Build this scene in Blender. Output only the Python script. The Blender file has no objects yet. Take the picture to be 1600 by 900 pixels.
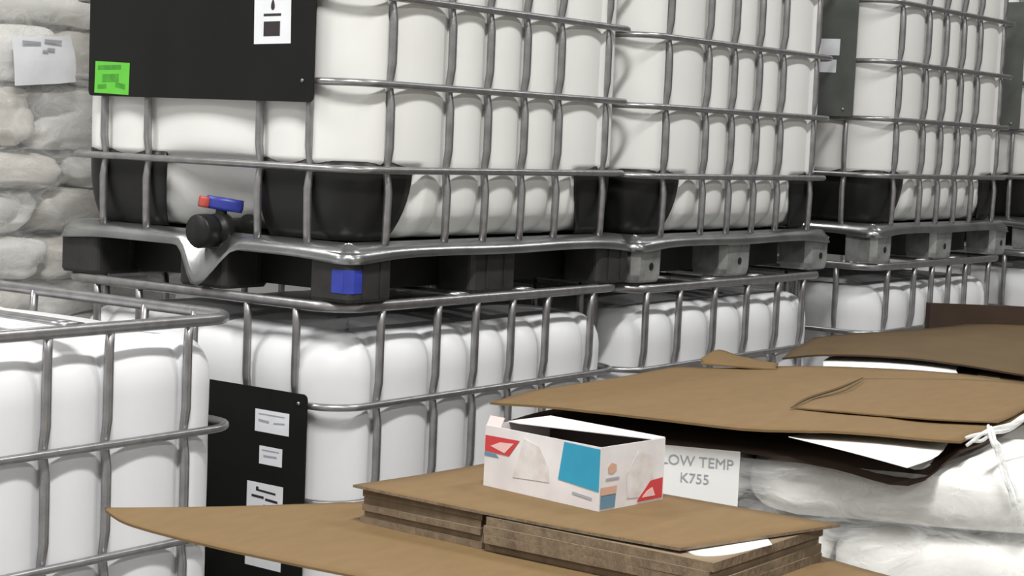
import bpy, math, random
from mathutils import Vector, Matrix, noise

random.seed(7)
SC = bpy.context.scene
COL = SC.collection

# ------------------------------------------------------------------ camera
cam_data = bpy.data.cameras.new('camera')
cam_data.sensor_width = 36.0
cam_data.lens = 62.35
cam_data.clip_end = 100
cam = bpy.data.objects.new('camera', cam_data)
COL.objects.link(cam)
YAW, PITCH, ROLL = 0.6365, -0.0858, 0.0415
fwd = Vector((math.cos(YAW) * math.cos(PITCH), math.sin(YAW) * math.cos(PITCH), math.sin(PITCH)))
rt = fwd.cross(Vector((0, 0, 1))).normalized()
up = rt.cross(fwd)
r2 = math.cos(ROLL) * rt + math.sin(ROLL) * up
u2 = -math.sin(ROLL) * rt + math.cos(ROLL) * up
m = Matrix((r2, u2, -fwd)).transposed().to_4x4()
m.translation = Vector((-2.9944, -2.6946, 1.5634))
cam.matrix_world = m
SC.camera = cam

# ------------------------------------------------------------------ world, exposure
world = bpy.data.worlds.new('world')
SC.world = world
world.use_nodes = True
bg = world.node_tree.nodes['Background']
bg.inputs[0].default_value = (0.9, 0.95, 1.0, 1)
bg.inputs[1].default_value = 0.3
SC.view_settings.view_transform = 'Standard'
SC.view_settings.look = 'None'
SC.view_settings.gamma = 1.0
SC.view_settings.use_curve_mapping = False
SC.view_settings.exposure = 0.0

# ceiling lamps of the hall: x, y, watts (each gets its housing below)
LAMPS = [(-2.5, -2.2, 290), (1.9, -2.4, 85), (6.1, -2.4, 70), (-2.6, 2.6, 150), (1.9, 2.6, 90), (6.1, 2.6, 60), (-2.6, -6.2, 130), (1.9, -6.2, 70), (-6.6, -1.9, 50), (-6.6, 2.6, 120)]  # the front left lamp is added to brighten faces turned left
LAMP_Z = 5.2

# ------------------------------------------------------------------ materials
def mat(name, col, rough=0.5, metal=0.0, noise_amt=0.0, scale=20.0, bump=0.0, bump_scale=60.0, stretch=(1, 1, 1), col2=None, spec=0.5, detail=4.0):
    mt = bpy.data.materials.new(name)
    mt.use_nodes = True
    nt = mt.node_tree
    b = nt.nodes['Principled BSDF']
    b.inputs['Roughness'].default_value = rough
    b.inputs['Metallic'].default_value = metal
    b.inputs['Specular IOR Level'].default_value = spec
    c1 = (*col, 1)
    if noise_amt > 0 or col2:
        tc = nt.nodes.new('ShaderNodeTexCoord')
        mp = nt.nodes.new('ShaderNodeMapping')
        mp.inputs['Scale'].default_value = stretch
        nz = nt.nodes.new('ShaderNodeTexNoise')
        nz.inputs['Scale'].default_value = scale
        nz.inputs['Detail'].default_value = detail
        rp = nt.nodes.new('ShaderNodeValToRGB')
        c2 = col2 if col2 else tuple(v * (1 - noise_amt) for v in col)
        rp.color_ramp.elements[0].position = 0.32
        rp.color_ramp.elements[1].position = 0.68
        rp.color_ramp.elements[0].color = (*c2, 1)
        rp.color_ramp.elements[1].color = c1
        nt.links.new(tc.outputs['Object'], mp.inputs['Vector'])
        nt.links.new(mp.outputs['Vector'], nz.inputs['Vector'])
        nt.links.new(nz.outputs['Fac'], rp.inputs['Fac'])
        nt.links.new(rp.outputs['Color'], b.inputs['Base Color'])
    else:
        b.inputs['Base Color'].default_value = c1
    if bump > 0:
        tc2 = nt.nodes.new('ShaderNodeTexCoord')
        mp2 = nt.nodes.new('ShaderNodeMapping')
        mp2.inputs['Scale'].default_value = stretch
        nb = nt.nodes.new('ShaderNodeTexNoise')
        nb.inputs['Scale'].default_value = bump_scale
        nb.inputs['Detail'].default_value = 4
        bp = nt.nodes.new('ShaderNodeBump')
        bp.inputs['Strength'].default_value = bump
        bp.inputs['Distance'].default_value = 0.01
        nt.links.new(tc2.outputs['Object'], mp2.inputs['Vector'])
        nt.links.new(mp2.outputs['Vector'], nb.inputs['Vector'])
        nt.links.new(nb.outputs['Fac'], bp.inputs['Height'])
        nt.links.new(bp.outputs['Normal'], b.inputs['Normal'])
    return mt

M = {}
M['tank_warm'] = mat('milky_plastic_warm', (0.80, 0.797, 0.770), 0.42, 0, 0.05, 5.0, spec=0.35)
M['tank_cool'] = mat('milky_plastic_cool', (0.755, 0.755, 0.77), 0.42, 0, 0.04, 5.0, spec=0.35)
M['steel'] = mat('galvanised_tube', (0.42, 0.41, 0.415), 0.34, 0.85, 0.25, 30.0, bump=0.05)
M['sheet_steel'] = mat('galvanised_sheet', (0.43, 0.44, 0.44), 0.28, 0.92, 0.30, 9.0, bump=0.12, bump_scale=14)
M['foot_steel'] = mat('bright_foot_steel', (0.50, 0.51, 0.50), 0.32, 0.55, 0, 16.0, col2=(0.26, 0.26, 0.255), bump=0.1, bump_scale=20)
M['black'] = mat('black_plastic', (0.014, 0.014, 0.013), 0.42, 0, 0.3, 8.0, spec=0.35)
M['black_rough'] = mat('scuffed_black_plastic', (0.020, 0.019, 0.018), 0.5, 0, 0, 12.0, col2=(0.035, 0.034, 0.033), bump=0.1)
M['panel'] = mat('black_plate', (0.010, 0.010, 0.009), 0.5, 0, 0.2, 6.0, spec=0.22)
M['panel_grey'] = mat('grey_plate', (0.115, 0.122, 0.112), 0.45, 0, 0.25, 10.0)
M['label'] = mat('label_paper', (0.82, 0.83, 0.86), 0.5, 0, 0.05, 30.0)
M['ink'] = mat('black_ink', (0.03, 0.022, 0.024), 0.6)
M['ink_soft'] = mat('grey_ink', (0.38, 0.38, 0.42), 0.6)
M['green'] = mat('fluorescent_green', (0.13, 0.57, 0.05), 0.5, 0, 0.08, 30)
M['green_dark'] = mat('green_print', (0.07, 0.36, 0.03), 0.6, 0, 0.3, 60)
M['blue'] = mat('blue_plastic', (0.035, 0.05, 0.33), 0.4, 0, 0.15, 30)
M['red'] = mat('red_plastic', (0.50, 0.08, 0.06), 0.4)
M['blue_sticker'] = mat('blue_sticker', (0.04, 0.06, 0.40), 0.4, 0, 0.25, 40)
M['card'] = mat('brown_cardboard', (0.172, 0.110, 0.051), 0.75, 0, 0.10, 14.0, bump=0.05, bump_scale=90, stretch=(1, 3, 1), spec=0.2)
M['card_dull'] = mat('dull_cardboard', (0.100, 0.066, 0.032), 0.8, 0, 0.12, 10.0, bump=0.06, bump_scale=80, spec=0.2)
M['card_grey'] = mat('weathered_cardboard', (0.230, 0.175, 0.115), 0.85, 0, 0.2, 7.0, bump=0.2, bump_scale=60, stretch=(1, 1, 8), spec=0.15)
M['card_edge'] = mat('corrugated_edge', (0.23, 0.175, 0.120), 0.9, 0, 0.25, 40.0, bump=0.5, bump_scale=90, stretch=(1, 1, 0.4), spec=0.1)
M['card_dark_shaded'] = mat('dark_shaded_cardboard', (0.055, 0.036, 0.026), 0.85, 0, 0.2, 10.0, spec=0.15)  # dark board; on the sheet under the top one the colour stands for shade
M['paper'] = mat('white_paper', (0.86, 0.86, 0.84), 0.6)
M['sack'] = mat('woven_sack', (0.74, 0.705, 0.645), 0.5, 0, 0.18, 6.0, bump=0.35, bump_scale=9, spec=0.4)
M['sack_pale'] = mat('pale_sack', (0.88, 0.865, 0.83), 0.5, 0, 0.12, 6.0, bump=0.35, bump_scale=11, spec=0.4)
M['box_white'] = mat('printed_box_white', (0.80, 0.78, 0.78), 0.4, 0, 0, 11.0, col2=(0.66, 0.62, 0.63), detail=6)
M['box_inside_shade'] = mat('box_inside_shade', (0.08, 0.06, 0.055), 0.8)  # shade inside the open box, put into the colour
M['cyan'] = mat('cyan_print', (0.035, 0.34, 0.53), 0.4, 0, 0.12, 20)
M['slate'] = mat('slate_print', (0.13, 0.25, 0.36), 0.4)
M['red_print'] = mat('red_print', (0.58, 0.05, 0.055), 0.4)
M['pink_print'] = mat('pink_print', (0.80, 0.52, 0.50), 0.5)
M['food_print'] = mat('beige_print', (0.62, 0.57, 0.55), 0.5, 0, 0, 38.0, col2=(0.77, 0.75, 0.75), detail=6)
M['orange_print'] = mat('orange_print', (0.62, 0.38, 0.28), 0.5)
M['wood'] = mat('pallet_wood', (0.36, 0.25, 0.15), 0.8, 0, 0.3, 8.0, stretch=(1, 8, 8))
M['concrete'] = mat('concrete_floor', (0.34, 0.335, 0.32), 0.55, 0, 0.25, 1.5, bump=0.1)
M['wall'] = mat('painted_wall', (0.50, 0.50, 0.49), 0.8, 0, 0.08, 2.0)
M['roof'] = mat('ceiling_paint', (0.16, 0.16, 0.165), 0.8, 0, 0.08, 2.0)
M['housing'] = mat('lamp_housing', (0.55, 0.56, 0.57), 0.4, 0.6)

def emis(name, col, st):
    mt = bpy.data.materials.new(name)
    mt.use_nodes = True
    b = mt.node_tree.nodes['Principled BSDF']
    b.inputs['Base Color'].default_value = (*col, 1)
    b.inputs['Emission Color'].default_value = (*col, 1)
    b.inputs['Emission Strength'].default_value = st
    return mt
M['diffuser'] = emis('lamp_diffuser', (1.0, 0.98, 0.94), 4.0)

def film(name, fac, rough, tint=(0.95, 0.96, 0.95)):
    mt = bpy.data.materials.new(name)
    mt.use_nodes = True
    nt = mt.node_tree
    b = nt.nodes['Principled BSDF']
    b.inputs['Base Color'].default_value = (*tint, 1)
    b.inputs['Roughness'].default_value = rough
    b.inputs['Specular IOR Level'].default_value = 1.0
    out = [n for n in nt.nodes if n.type == 'OUTPUT_MATERIAL'][0]
    tr = nt.nodes.new('ShaderNodeBsdfTransparent')
    mx = nt.nodes.new('ShaderNodeMixShader')
    tc = nt.nodes.new('ShaderNodeTexCoord')
    mp = nt.nodes.new('ShaderNodeMapping')
    mp.inputs['Scale'].default_value = (1, 1, 2.2)
    mp.inputs['Rotation'].default_value = (0.5, 0.3, 0)
    nz = nt.nodes.new('ShaderNodeTexNoise')
    nz.inputs['Scale'].default_value = 9
    nz.inputs['Detail'].default_value = 5
    nz.inputs['Distortion'].default_value = 1.5
    mr = nt.nodes.new('ShaderNodeMapRange')
    mr.inputs['From Min'].default_value = 0.35
    mr.inputs['From Max'].default_value = 0.70
    mr.inputs['To Min'].default_value = fac * 0.35
    mr.inputs['To Max'].default_value = fac
    bp = nt.nodes.new('ShaderNodeBump')
    bp.inputs['Strength'].default_value = 0.7
    bp.inputs['Distance'].default_value = 0.012
    nt.links.new(tc.outputs['Object'], mp.inputs['Vector'])
    nt.links.new(mp.outputs['Vector'], nz.inputs['Vector'])
    nt.links.new(nz.outputs['Fac'], mr.inputs['Value'])
    nt.links.new(nz.outputs['Fac'], bp.inputs['Height'])
    nt.links.new(bp.outputs['Normal'], b.inputs['Normal'])
    nt.links.new(mr.outputs['Result'], mx.inputs['Fac'])
    nt.links.new(tr.outputs['BSDF'], mx.inputs[1])
    nt.links.new(b.outputs['BSDF'], mx.inputs[2])
    nt.links.new(mx.outputs['Shader'], out.inputs['Surface'])
    return mt
M['film'] = film('stretch_film', 0.40, 0.12, (0.98, 0.98, 0.97))
M['film_rope'] = film('film_rope', 0.85, 0.2)

# ------------------------------------------------------------------ mesh helpers
def me(name, verts, faces, material, smooth=False):
    d = bpy.data.meshes.new(name)
    d.from_pydata([tuple(v) for v in verts], [], faces)
    d.materials.append(M[material] if isinstance(material, str) else material)
    if smooth:
        d.polygons.foreach_set('use_smooth', [True] * len(d.polygons))
    d.update()
    return d

def ob(name, data, parent=None, loc=(0, 0, 0), rot=(0, 0, 0)):
    o = bpy.data.objects.new(name, data)
    COL.objects.link(o)
    o.parent = parent
    o.location = loc
    o.rotation_euler = rot
    return o

def tag(o, label=None, cat=None, group=None, kind=None):
    if label: o['label'] = label
    if cat: o['category'] = cat
    if group: o['group'] = group
    if kind: o['kind'] = kind
    return o

def empty(name, loc, rz=0.0):
    return ob(name, None, None, loc, (0, 0, rz))

def box_vf(x0, x1, y0, y1, z0, z1):
    v = [(x0, y0, z0), (x1, y0, z0), (x1, y1, z0), (x0, y1, z0), (x0, y0, z1), (x1, y0, z1), (x1, y1, z1), (x0, y1, z1)]
    f = [(0, 3, 2, 1), (4, 5, 6, 7), (0, 1, 5, 4), (1, 2, 6, 5), (2, 3, 7, 6), (3, 0, 4, 7)]
    return v, f

def join(*parts):
    V, F = [], []
    for v, f in parts:
        n = len(V)
        V += list(v)
        F += [tuple(i + n for i in q) for q in f]
    return V, F

def rrect(x0, x1, y0, y1, r, n=6):
    pts = []
    for cx, cy, a in ((x1 - r, y0 + r, -90), (x1 - r, y1 - r, 0), (x0 + r, y1 - r, 90), (x0 + r, y0 + r, 180)):
        for i in range(n + 1):
            t = math.radians(a + 90 * i / n)
            pts.append((cx + r * math.cos(t), cy + r * math.sin(t)))
    return pts

def prism(pts, z0, z1, ch=0.0):
    """Upright block with the outline pts; ch narrows the rims."""
    cx = sum(p[0] for p in pts) / len(pts)
    cy = sum(p[1] for p in pts) / len(pts)
    n = len(pts)
    def ring(z, s):
        return [(cx + (p[0] - cx) * s, cy + (p[1] - cy) * s, z) for p in pts]
    if ch > 0:
        rs = [ring(z0, 0.95), ring(z0 + ch, 1), ring(z1 - ch, 1), ring(z1, 0.97)]
    else:
        rs = [ring(z0, 1), ring(z1, 1)]
    V = [p for r in rs for p in r]
    F = []
    for k in range(len(rs) - 1):
        for i in range(n):
            j = (i + 1) % n
            F.append((k * n + i, k * n + j, (k + 1) * n + j, (k + 1) * n + i))
    F.append(tuple(range(n))[::-1])
    F.append(tuple(range((len(rs) - 1) * n, len(rs) * n)))
    return V, F

def tube(path, rad, n=8, closed=False, flat=1.0):
    """Tube through path; rad a number or one per point; flat squeezes it across the second axis."""
    P = [Vector(p) for p in path]
    k = len(P)
    V, F = [], []
    ref = None
    for i in range(k):
        a = P[(i - 1) % k] if (closed or i > 0) else P[i]
        b = P[(i + 1) % k] if (closed or i < k - 1) else P[i]
        t = (b - a).normalized()
        if ref is None:
            ref = Vector((0, 0, 1)) if abs(t.z) < 0.9 else Vector((1, 0, 0))
        s = t.cross(ref).normalized()
        w = s.cross(t)
        rr = rad[i] if isinstance(rad, (list, tuple)) else rad
        for j in range(n):
            an = 2 * math.pi * (j + 0.5) / n
            V.append(P[i] + s * (rr * flat * math.cos(an)) + w * (rr * math.sin(an)))
    for i in range(k if closed else k - 1):
        for j in range(n):
            j2 = (j + 1) % n
            i2 = (i + 1) % k
            F.append((i * n + j, i * n + j2, i2 * n + j2, i2 * n + j))
    if not closed:
        F.append(tuple(range(n))[::-1])
        F.append(tuple(range((k - 1) * n, k * n)))
    return V, F

def lathe(prof, axis_pts, n=16):
    """Rings of radius r placed at given centre offsets along local z."""
    V, F = [], []
    for r, z in prof:
        for j in range(n):
            a = 2 * math.pi * j / n
            V.append((r * math.cos(a), r * math.sin(a), z))
    for i in range(len(prof) - 1):
        for j in range(n):
            j2 = (j + 1) % n
            F.append((i * n + j, i * n + j2, (i + 1) * n + j2, (i + 1) * n + j))
    F.append(tuple(range(n))[::-1])
    F.append(tuple(range((len(prof) - 1) * n, len(prof) * n)))
    return V, F

def catmull(p0, p1, p2, p3, t):
    return 0.5 * ((2 * p1) + (-p0 + p2) * t + (2 * p0 - 5 * p1 + 4 * p2 - p3) * t * t + (-p0 + 3 * p1 - 3 * p2 + p3) * t * t * t)

def resample(pts, k):
    P = [Vector(p) for p in pts]
    P = [P[0] * 2 - P[1]] + P + [P[-1] * 2 - P[-2]]
    out = []
    for i in range(1, len(P) - 2):
        for j in range(k):
            out.append(catmull(P[i - 1], P[i], P[i + 1], P[i + 2], j / k))
    out.append(P[-2])
    return out

def sheet_vf(rows, thick, k=5, wob=0.0, seed=0, ws=5.0):
    """Curved board through a grid of control points (rows run near to far), with real thickness."""
    R = [resample(r, k) for r in rows]
    nc = len(R[0])
    cols = [resample([R[i][j] for i in range(len(R))], k) for j in range(nc)]
    nr = len(cols[0])
    T = [[cols[j][i] for j in range(nc)] for i in range(nr)]
    V = []
    for i in range(nr):
        for j in range(nc):
            p = T[i][j].copy()
            if wob:
                p.z += wob * noise.noise(Vector((p.x * ws + seed, p.y * ws, seed * 1.7)))
                if i in (0, nr - 1) or j in (0, nc - 1):
                    p.x += 0.8 * wob * noise.noise(Vector((p.x * 40 + seed, p.y * 40, 3.1)))
                    p.y += 0.8 * wob * noise.noise(Vector((p.x * 40 + seed, p.y * 40, 9.1)))
            V.append(p)
    n = nr * nc
    V += [Vector((p.x, p.y, p.z - thick)) for p in V]
    F = []
    def flip(q, b): return q[::-1] if b else q
    a = (T[0][-1] - T[0][0]).cross(T[-1][0] - T[0][0])
    up_ok = a.z > 0
    for i in range(nr - 1):
        for j in range(nc - 1):
            q = (i * nc + j, i * nc + j + 1, (i + 1) * nc + j + 1, (i + 1) * nc + j)
            F.append(flip(q, not up_ok))
            F.append(flip(tuple(x + n for x in q), up_ok))
    edge = [(0, j) for j in range(nc)] + [(i, nc - 1) for i in range(1, nr)] + [(nr - 1, j) for j in range(nc - 2, -1, -1)] + [(i, 0) for i in range(nr - 2, 0, -1)]
    nb = len(F)
    for e in range(len(edge)):
        a1 = edge[e][0] * nc + edge[e][1]
        b1 = edge[(e + 1) % len(edge)][0] * nc + edge[(e + 1) % len(edge)][1]
        F.append(flip((a1, a1 + n, b1 + n, b1), not up_ok))
    return V, F, nb

def sheet(name, rows, thick, material, edge_mat='card_edge', k=5, wob=0.0, seed=0, parent=None, ws=5.0):
    V, F, nb = sheet_vf(rows, thick, k, wob, seed, ws)
    base = Vector((sum(v.x for v in V) / len(V), sum(v.y for v in V) / len(V), min(v.z for v in V)))
    d = me(name, [v - base for v in V], F, material)
    d.materials.append(M[edge_mat])
    for i, p in enumerate(d.polygons):
        if i < nb: p.use_smooth = True
        else: p.material_index = 1
    return ob(name, d, parent, base)

# ------------------------------------------------------------------ the hall
def struct(name, vf, material):
    return tag(ob(name, me(name, *vf, material)), kind='structure')
struct('floor', box_vf(-8, 13, -9, 6, -0.2, 0), 'concrete')
struct('wall_back', box_vf(-8, 13, 6, 6.2, 0, 6.2), 'wall')
struct('wall_front', box_vf(-8, 13, -9.2, -9, 0, 6.2), 'wall')
struct('wall_left', box_vf(-8.2, -8, -9, 6, 0, 6.2), 'wall')
struct('wall_right', box_vf(13, 13.2, -9, 6, 0, 6.2), 'wall')
struct('ceiling', box_vf(-8, 13, -9, 6, 6.2, 6.4), 'roof')

lamp_names = ['nearest the camera', 'over the aisle by the second stack', 'over the far end of the aisle', 'over the sack pile', 'behind the second stack', 'behind the far stack', 'over the near left corner', 'over the near right side', 'added at the left to brighten left faces', 'in the back left corner']
for (lx, ly, w), where in zip(LAMPS, lamp_names):
    t = empty('ceiling_lamp', (lx, ly, LAMP_Z))
    tag(t, 'grey linear hall lamp with white diffuser ' + where, 'lamp', 'ceiling lamps of the hall')
    ob('housing', me('housing', *prism(rrect(-0.75, 0.75, -0.17, 0.17, 0.04), 0.03, 0.14, 0.02), 'housing'), t)
    ob('diffuser', me('diffuser', *prism(rrect(-0.71, 0.71, -0.14, 0.14, 0.03), 0.0, 0.03), 'diffuser'), t)
    for sx in (-0.6, 0.6):
        ob('suspension_rod', me('suspension_rod', *tube([(sx, 0, 0.14), (sx, 0, 6.2 - LAMP_Z)], 0.008, 6), 'housing'), t)
    ld = bpy.data.lights.new('lamp_light', 'AREA')
    ld.shape = 'RECTANGLE'
    ld.size = 1.42
    ld.size_y = 0.28
    ld.energy = w
    ld.color = (1.0, 0.995, 0.975)
    lo = ob('lamp_light', ld, t, (0, 0, -0.01))

# ------------------------------------------------------------------ bulk containers
LX, LY = 1.2, 1.0
RAIL_R = 0.0088
_cache = {}

def ring_path(ins, r=0.09, n=7):
    return rrect(ins, LX - ins, ins, LY - ins, r, n)

def rail_mesh(rad, flat, ins):
    key = ('rail', rad, flat, ins)
    if key not in _cache:
        pts = [(x, y, 0) for x, y in ring_path(ins)]
        _cache[key] = me('cage_rail', *tube(pts, rad, 10, True, flat), 'steel', True)
    return _cache[key]

def bar_mesh(rails, z0, z1, key):
    """Upright cage tube, dimpled inwards where a rail crosses it (outward is -y)."""
    if ('bar', key) not in _cache:
        pts, rad = [(0, 0.020, z0), (0, 0.018, z0 + 0.03)], [0.0095, 0.0100]
        for z in rails[:-1]:
            for dz, y, rr in ((-0.05, 0.0155, 0.0104), (-0.022, 0.0200, 0.0098), (0, 0.0235, 0.0088), (0.022, 0.0200, 0.0098), (0.05, 0.0155, 0.0104)):
                if z + dz > z0 + 0.04:
                    pts.append((0, y, z + dz))
                    rad.append(rr)
        pts += [(0, 0.0155, z1 - 0.05), (0, 0.012, z1)]
        rad += [0.0104, 0.0092]
        V, F = tube(pts, rad, 8, False, 1.0)
        _cache[('bar', key)] = me('cage_bar', V, F, 'steel', True)
    return _cache[('bar', key)]

def gap_bulge(s, stops, length, amp):
    """How far the bottle bellies out at s along a side with bars at stops."""
    for a, b in zip(stops[:-1], stops[1:]):
        if a <= s <= b:
            t = (s - a) / (b - a)
            return amp * min(1.0, (b - a) / 0.17) * math.sin(math.pi * t) ** 0.72
    e = stops[0] if s < stops[0] else length - stops[-1]
    q = (stops[0] - s) if s < stops[0] else (s - stops[-1])
    return amp * 0.9 * min(1.0, q / max(e, 1e-3) * 2.2) ** 0.8

def tank_mesh(bx, by, rails, zb, material, key, recess=True, amp=0.022, z_top=1.133):
    if ('tank', key) in _cache: return _cache[('tank', key)]
    ins0, R = 0.036, 0.115
    zs = []
    z_bot = zb + 0.012
    prof = [(z_bot, 0.060), (z_bot + 0.008, 0.035), (z_bot + 0.025, 0.014), (z_bot + 0.05, 0.003)]
    n = 44
    for i in range(n + 1):
        zz_ = z_bot + 0.06 + (z_top - 0.105 - z_bot - 0.06) * i / n
        prof.append((zz_, 0.0))
    for zz_ in (0.298, 0.301, 0.311, 0.3225):
        prof.append((zz_, 0.0))
    prof.sort()
    for a in (15, 30, 45, 60, 75, 90):
        t = math.radians(a)
        prof.append((z_top - 0.10 + 0.085 * math.sin(t), 0.085 * (1 - math.cos(t))))
    per = []
    # perimeter samples: (x, y, normal, side, s)
    def line(x0, y0, x1, y1, nx, ny, side, k):
        for i in range(k):
            t = i / k
            per.append((x0 + (x1 - x0) * t, y0 + (y1 - y0) * t, nx, ny, side))
    def arc(cx, cy, a0):
        for i in range(8):
            t = math.radians(a0 + 90 * i / 8)
            per.append((cx + R * math.cos(t), cy + R * math.sin(t), math.cos(t), math.sin(t), 'c'))
    a, b, c, d = ins0, LX - ins0, ins0, LY - ins0
    line(a + R, c, b - R, c, 0, -1, 'x', 78)
    arc(b - R, c + R, -90)
    line(b, c + R, b, d - R, 1, 0, 'y', 60)
    arc(b - R, d - R, 0)
    line(b - R, d, a + R, d, 0, 1, 'x', 78)
    arc(a + R, d - R, 90)
    line(a, d - R, a, c + R, -1, 0, 'f', 60)
    arc(a + R, c + R, 180)
    nP = len(per)
    V, F = [], []
    stops_z = [zb] + list(rails)
    for z, ins in prof:
        ez = 1.0
        for q0, q1 in zip(stops_z[:-1], stops_z[1:]):
            if q0 <= z <= q1:
                ez = 0.92 + 0.08 * math.sin(math.pi * (z - q0) / (q1 - q0)) ** 0.6
        if z > z_top - 0.1: ez = 0.92
        for x, y, nx, ny, side in per:
            if side == 'x': o = gap_bulge(x, bx, LX, amp)
            elif side in 'yf': o = gap_bulge(y, by, LY, amp)
            else: o = amp * 0.9
            o = o * ez - ins
            if z < 0.322:
                lt = max(0.0, min(1.0, (z - zb) / 0.18))
                wg = 1.0
                if side == 'x':
                    wg = max(0.12, min(1.0, max((0.285 - x) / 0.03, (x - 0.90) / 0.03)))
                o -= 0.020 * wg * min(1.0, (0.322 - z) / 0.022) + 0.034 * (1 - lt) ** 2.6
            if recess and side == 'f':
                # hollow for the outlet valve
                ty = abs(y - 0.475) / 0.185
                tz = (z - zb) / 0.21
                if ty < 1 and tz < 1:
                    wv = (1 - ty * ty) ** 1.1 * (1 - max(tz, 0) ** 1.6)
                    o -= 0.085 * min(1, wv * 1.5)
            V.append((x + nx * o, y + ny * o, z))
    for i in range(len(prof) - 1):
        for j in range(nP):
            j2 = (j + 1) % nP
            F.append((i * nP + j, i * nP + j2, (i + 1) * nP + j2, (i + 1) * nP + j))
    F.append(tuple(range(nP))[::-1])
    # top: one inner ring, then a gently raised plate
    last = (len(prof) - 1) * nP
    n0 = len(V)
    for s, dz in ((0.86, 0.006), (0.5, 0.013)):
        for j in range(nP):
            x, y, z = V[last + j]
            V.append((LX / 2 + (x - LX / 2) * s, LY / 2 + (y - LY / 2) * s, z + dz))
    rings = [last, n0, n0 + nP]
    for r0, r1 in zip(rings[:-1], rings[1:]):
        for j in range(nP):
            j2 = (j + 1) % nP
            F.append((r0 + j, r0 + j2, r1 + j2, r1 + j))
    F.append(tuple(range(n0 + nP, n0 + 2 * nP)))
    _cache[('tank', key)] = me('tank', V, F, material, True)
    return _cache[('tank', key)]

def tray_mesh(zb, spout):
    """Galvanised tray rim the cage stands on; at the valve it dips into a pouring lip."""
    if ('tray', spout) in _cache: return _cache[('tray', spout)]
    r = 0.040
    pts = []
    base = rrect(0.0, LX, 0.0, LY, r, 8)
    # densify straight sides
    for i in range(len(base)):
        p, q = Vector(base[i]), Vector(base[(i + 1) % len(base)])
        L = (q - p).length
        k = max(1, int(L / 0.02))
        for j in range(k): pts.append(p + (q - p) * j / k)
    n = len(pts)
    cx, cy = LX / 2, LY / 2
    def off(p, d):
        x = min(max(p.x, r), LX - r); y = min(max(p.y, r), LY - r)
        v = Vector((p.x - x, p.y - y))
        v = v.normalized() if v.length > 1e-6 else Vector((0, 0))
        return p + v * d
    V, F = [], []
    lv = [(-0.12, zb + 0.004), (-0.039, zb + 0.011), (-0.015, zb + 0.006), (0.002, zb - 0.006), (0.011, zb - 0.026), (0.009, zb - 0.027), (0.000, zb - 0.010), (-0.03, zb - 0.006)]
    for k, (d, z) in enumerate(lv):
        for p in pts:
            q = off(p, d)
            dz, dd = 0.0, 0.0
            if p.x < 0.02 and spout and 2 <= k <= 6:
                t = abs(p.y - 0.455)
                g = max(0.0, 1 - (t / 0.105)) 
                g = g * g * (3 - 2 * g)
                dz = -0.092 * g * (0.35 if k == 2 else 1.0)
                dd = -0.030 * g * (0.3 if k == 2 else 1.0)
            # slight dish of the rim between the feet
            cn = math.exp(-((min(p.x, LX - p.x) ** 2 + min(p.y, LY - p.y) ** 2) / 0.012))
            if k in (3, 4, 5): dz -= 0.010 * cn
            mid = math.sin(math.pi * min(max(p.x / LX, 0), 1) * 2) ** 2 * 0.003 if k >= 2 else 0
            V.append((q.x + dd, q.y, z + dz + mid))
    for k in range(len(lv) - 1):
        for j in range(n):
            j2 = (j + 1) % n
            F.append((k * n + j, (k + 1) * n + j, (k + 1) * n + j2, k * n + j2)[::-1])
    _cache[('tray', spout)] = me('base_tray', V, F, 'sheet_steel', True)
    return _cache[('tray', spout)]

def protector_mesh(lx, ly, z0, z1):
    """Black corner guard: runs lx along the long side and ly along the short side, cut away towards its foot."""
    key = ('prot', lx, ly, z0, z1)
    if key in _cache: return _cache[key]
    nz = 8
    ins, R, th = 0.026, 0.10, 0.006
    V, F = [], []
    rows = []
    for i in range(nz + 1):
        t = i / nz
        z = z0 + (z1 - z0) * t
        cut = 0.055 * (1 - t) ** 2
        pull = 0.030 * (1 - t) ** 3
        ex, ey = lx - cut, ly - cut * 0.4
        P = []
        for j in range(6): P.append((ex + (ins + R - ex) * j / 5, ins, 0, -1))
        for j in range(1, 8):
            a = math.radians(-90 - 90 * j / 8)
            P.append((ins + R + R * math.cos(a), ins + R + R * math.sin(a), math.cos(a), math.sin(a)))
        for j in range(6): P.append((ins, ins + R + (ey - ins - R) * j / 5, -1, 0))
        rows.append([(x - nx * pull, y - ny * pull, z, nx, ny) for x, y, nx, ny in P])
    n = len(rows[0])
    for r in rows:
        V += [(x, y, z) for x, y, z, nx, ny in r]
    o = len(V)
    for r in rows:
        V += [(x - nx * th, y - ny * th, z) for x, y, z, nx, ny in r]
    for i in range(nz):
        for j in range(n - 1):
            q = (i * n + j, i * n + j + 1, (i + 1) * n + j + 1, (i + 1) * n + j)
            F.append(q[::-1]); F.append(tuple(x + o for x in q))
    for j in range(n - 1):
        F.append((nz * n + j, nz * n + j + 1, o + nz * n + j + 1, o + nz * n + j)[::-1])
        F.append((j, j + 1, o + j + 1, o + j))
    for i in range(nz):
        F.append((i * n, (i + 1) * n, o + (i + 1) * n, o + i * n)[::-1])
        F.append((i * n + n - 1, (i + 1) * n + n - 1, o + (i + 1) * n + n - 1, o + i * n + n - 1))
    _cache[key] = me('corner_guard', V, F, 'black', True)
    return _cache[key]

def plastic_foot(w, d, h):
    key = ('pf', w, d, h)
    if key not in _cache:
        body = prism(rrect(0, w, 0, d, 0.018, 4), 0, h, 0.008)
        rib = join(*[box_vf(w * t - 0.003, w * t + 0.003, -0.003, 0.004, 0.012, h - 0.012) for t in (0.3, 0.7)])
        _cache[key] = me('pallet_foot', *join(body, rib), 'black_rough')
    return _cache[key]

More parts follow.
